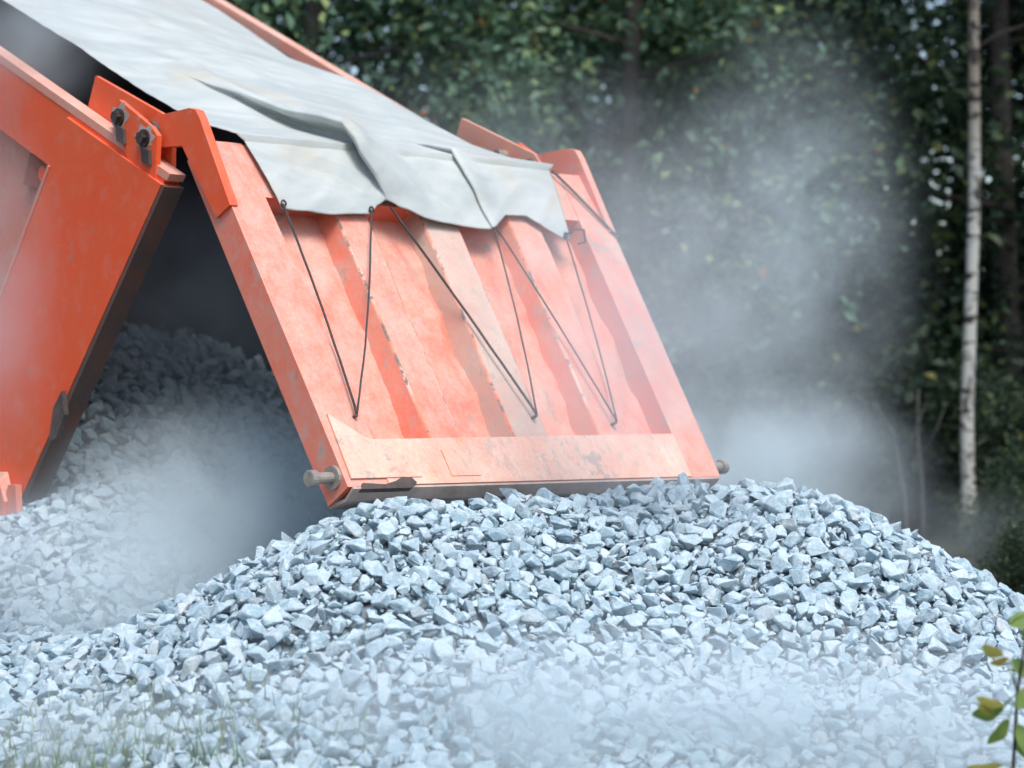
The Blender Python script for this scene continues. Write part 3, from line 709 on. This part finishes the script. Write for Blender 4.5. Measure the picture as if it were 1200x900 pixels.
for tn in (.15, .35, .5, .93, .99):
    o = from_arrays("leaf", V, F, M['leaf_near'], None, True, {"tone": np.full(len(F), tn)}); lm.append(o.data); bpy.data.objects.remove(o)
# (pixel x, pixel y of the leaf base, heading in the picture, length, tone)
for px, py, ang, L, tn in ((1190, 732, 20, .075, 1), (1183, 768, 160, .06, 3), (1190, 772, 200, .05, 4), (1182, 826, 168, .075, 3), (1186, 832, 195, .085, 0), (1196, 828, 40, .09, 1), (1188, 842, 235, .085, 2), (1199, 850, 300, .09, 1), (1172, 838, 150, .05, 3), (1196, 775, 320, .07, 0), (1180, 896, 190, .09, 3), (1204, 742, 340, .08, 2), (1204, 790, 10, .08, 1), (1198, 870, 320, .08, 2)):
    p = Vector(((px - 600) / FPX * 6.9 - 1.575, random.uniform(-.03, .03), CAM_H - (py - 450) / FPX * 6.9))
    o = link("leaf", lm[tn], sp); o.location = p
    o.rotation_euler = (rad(random.uniform(-30, 20)) + rad(60), rad(random.uniform(-25, 25)), 0)
    o.rotation_euler = (Matrix.Rotation(rad(-ang), 3, 'Y') @ Matrix.Rotation(rad(-90), 3, 'Z') @ Matrix.Rotation(rad(random.uniform(35, 65)), 3, 'Y') ).to_euler()
    o.scale = (L * 1.15,) * 3
    q = min(st, key=lambda s_: abs(s_.z - p.z)); bm = bmesh.new(); tube(bm, [q, q.lerp(p, .6) + Vector((0, 0, .006)), p], .0016, 5); mobj("leaf_stalk", bm, M['grass'], sp, 0, True)
# ------------------------------------------------------------------ grass at the foot of the heap
gr = np.random.default_rng(4); V = []; F = []; tone = []
def blade(x, y, h, az, bend, w, z0=0.):
    o = len(V); dx, dy = math.cos(az), math.sin(az)
    for t in (0, .4, .75, 1):
        b_ = bend * t * t; ww = w * (1 - t ** 1.6)
        for sg in (-1, 1): V.append((x + dx * b_ * h - dy * ww * sg, y + dy * b_ * h + dx * ww * sg, z0 + h * t * (1 - .25 * bend * t)))
    for k in range(3): F.append((o + 2 * k, o + 2 * k + 1, o + 2 * k + 3, o + 2 * k + 2)); tone.append(tn)
for i in range(7000):
    x = gr.uniform(-3.2, .2); y = gr.uniform(7.1, 8.3)
    if gr.random() > math.exp(-max(0, x + 1.25) * 3.2 - max(0, y - 7.75) * 3.5) or pile_h(x, y) > .3: continue
    tn = gr.random() ** 1.2 * .97; z0 = max(0, pile_h(x, y) - .03); blade(x, y, gr.uniform(.06, .16) * (1.7 if gr.random() > .97 else 1), gr.uniform(0, 6.28), gr.uniform(.1, .7), .004, z0)
for i in range(900):
    x = gr.uniform(-.4, 2.8); y = gr.uniform(6.9, 7.7); tn = gr.random() * .97; blade(x, y, gr.uniform(.04, .10), gr.uniform(0, 6.28), gr.uniform(.1, .7), .003)
tag(from_arrays("grass", V, F, M['grass'], None, True, {"tone": tone}), "short pale green grass at the foot of the gravel heap", "grass", None, "stuff")

# ------------------------------------------------------------------ dust
def dust_mat(i, dens, scl, soft=.15, ns=1.0, color=(.845, .94, .975), nlo=.36, nhi=.66):
    m = NT("dust"); c = m.coord()
    vm = m.n("ShaderNodeVectorMath", operation='MULTIPLY_ADD'); m.l(c, vm.inputs[0]); vm.inputs[1].default_value = scl; vm.inputs[2].default_value = (i * 5.3, i * 2.1, i * 3.7)
    nz = m.noise(1.5 * ns, 4, .55, vm.outputs[0], .6)
    ln = m.n("ShaderNodeVectorMath", operation='LENGTH'); m.l(c, ln.inputs[0])
    d = m.math('ADD', ln.outputs["Value"], m.math('MULTIPLY', m.math('SUBTRACT', nz, .5), .55))
    fall = m.ramp(d, 0., .95, 1., 0.)
    edge = m.ramp(ln.outputs["Value"], .6, .99, 1., 0.)
    den = m.math('MULTIPLY', m.math('MULTIPLY', m.math('MULTIPLY', fall, edge), m.ramp(nz, nlo, nhi, .25, 1.3)), dens)
    v = m.n("ShaderNodeVolumePrincipled"); v.inputs["Color"].default_value = (*color, 1); v.inputs["Anisotropy"].default_value = 0.
    m.l(den, v.inputs["Density"]); m.l(v.outputs[0], m.out.inputs["Volume"])
    return m.m
def at(px, py, d): return ((px - 600) / FPX * d, d, CAM_H - (py - 450) / FPX * d)
clouds = [  # pixel, distance, radii, density, noise scale, label
    ((280, 600), 10.2, (1.2, .8, .72), 4.2, 1.4, "dense blue grey dust rolling out of the truck bed opening"),
    ((760, 930), 7.7, (2.6, .6, .80), 6.5, 1.3, "pale dust bank drifting low before the foot of the heap"),
    ((100, 890), 7.7, (1.3, .45, .42), 1.8, 1.3, "thin dust drifting over the grass at the foot of the heap"),
    ((70, 690), 9.5, (1.1, .65, .6), 3.2, 1.4, "dust spreading below the lower corner of the truck bed"),
    ((890, 555), 12.0, (1.2, .75, .7), 3.6, 1.6, "pale dust welling up behind the heap beside the tailgate"),
    ((925, 300), 13.0, (1.05, .8, 1.9), 1.05, 1.8, "tall dust plume rising before the dark wood"),
    ((30, 50), 10.9, (.75, .45, .55), 1.5, 1.5, "dust puffing from the gap under the tarpaulin edge"),
    ((760, 380), 9.5, (1.15, .55, 1.25), 1.5, 1.2, "thin veil of dust before the far half of the tailgate"),
    ((600, 190), 14.5, (2.6, .9, 1.0), .30, 1.5, "faint dust haze hanging behind the tarpaulin"),
    ((-30, 330), 8.9, (.48, .38, 1.1), 1.3, 1.3, "thin dust veil before the orange side wall"),
    ((235, 350), 11.6, (.95, .8, .9), 1.3, 1.4, "dim dust hanging inside the dark truck bed"),
    ((1080, 640), 15.0, (1.7, .9, .6), .3, 1.5, "low faint dust drifting between the heap and the birch"),
]
ico = bmesh.new(); bmesh.ops.create_icosphere(ico, subdivisions=3, radius=1.0); dm = bpy.data.meshes.new("dust_cloud"); ico.to_mesh(dm); ico.free()
for i, (pp, d, rr, dens, ns, lab) in enumerate(clouds):
    me = dm.copy(); me.materials.append(dust_mat(i, dens, rr, ns=ns)); o = link("dust_cloud", me)
    o.location = at(*pp, d); o.scale = rr; tag(o, lab, "dust", None, "stuff")
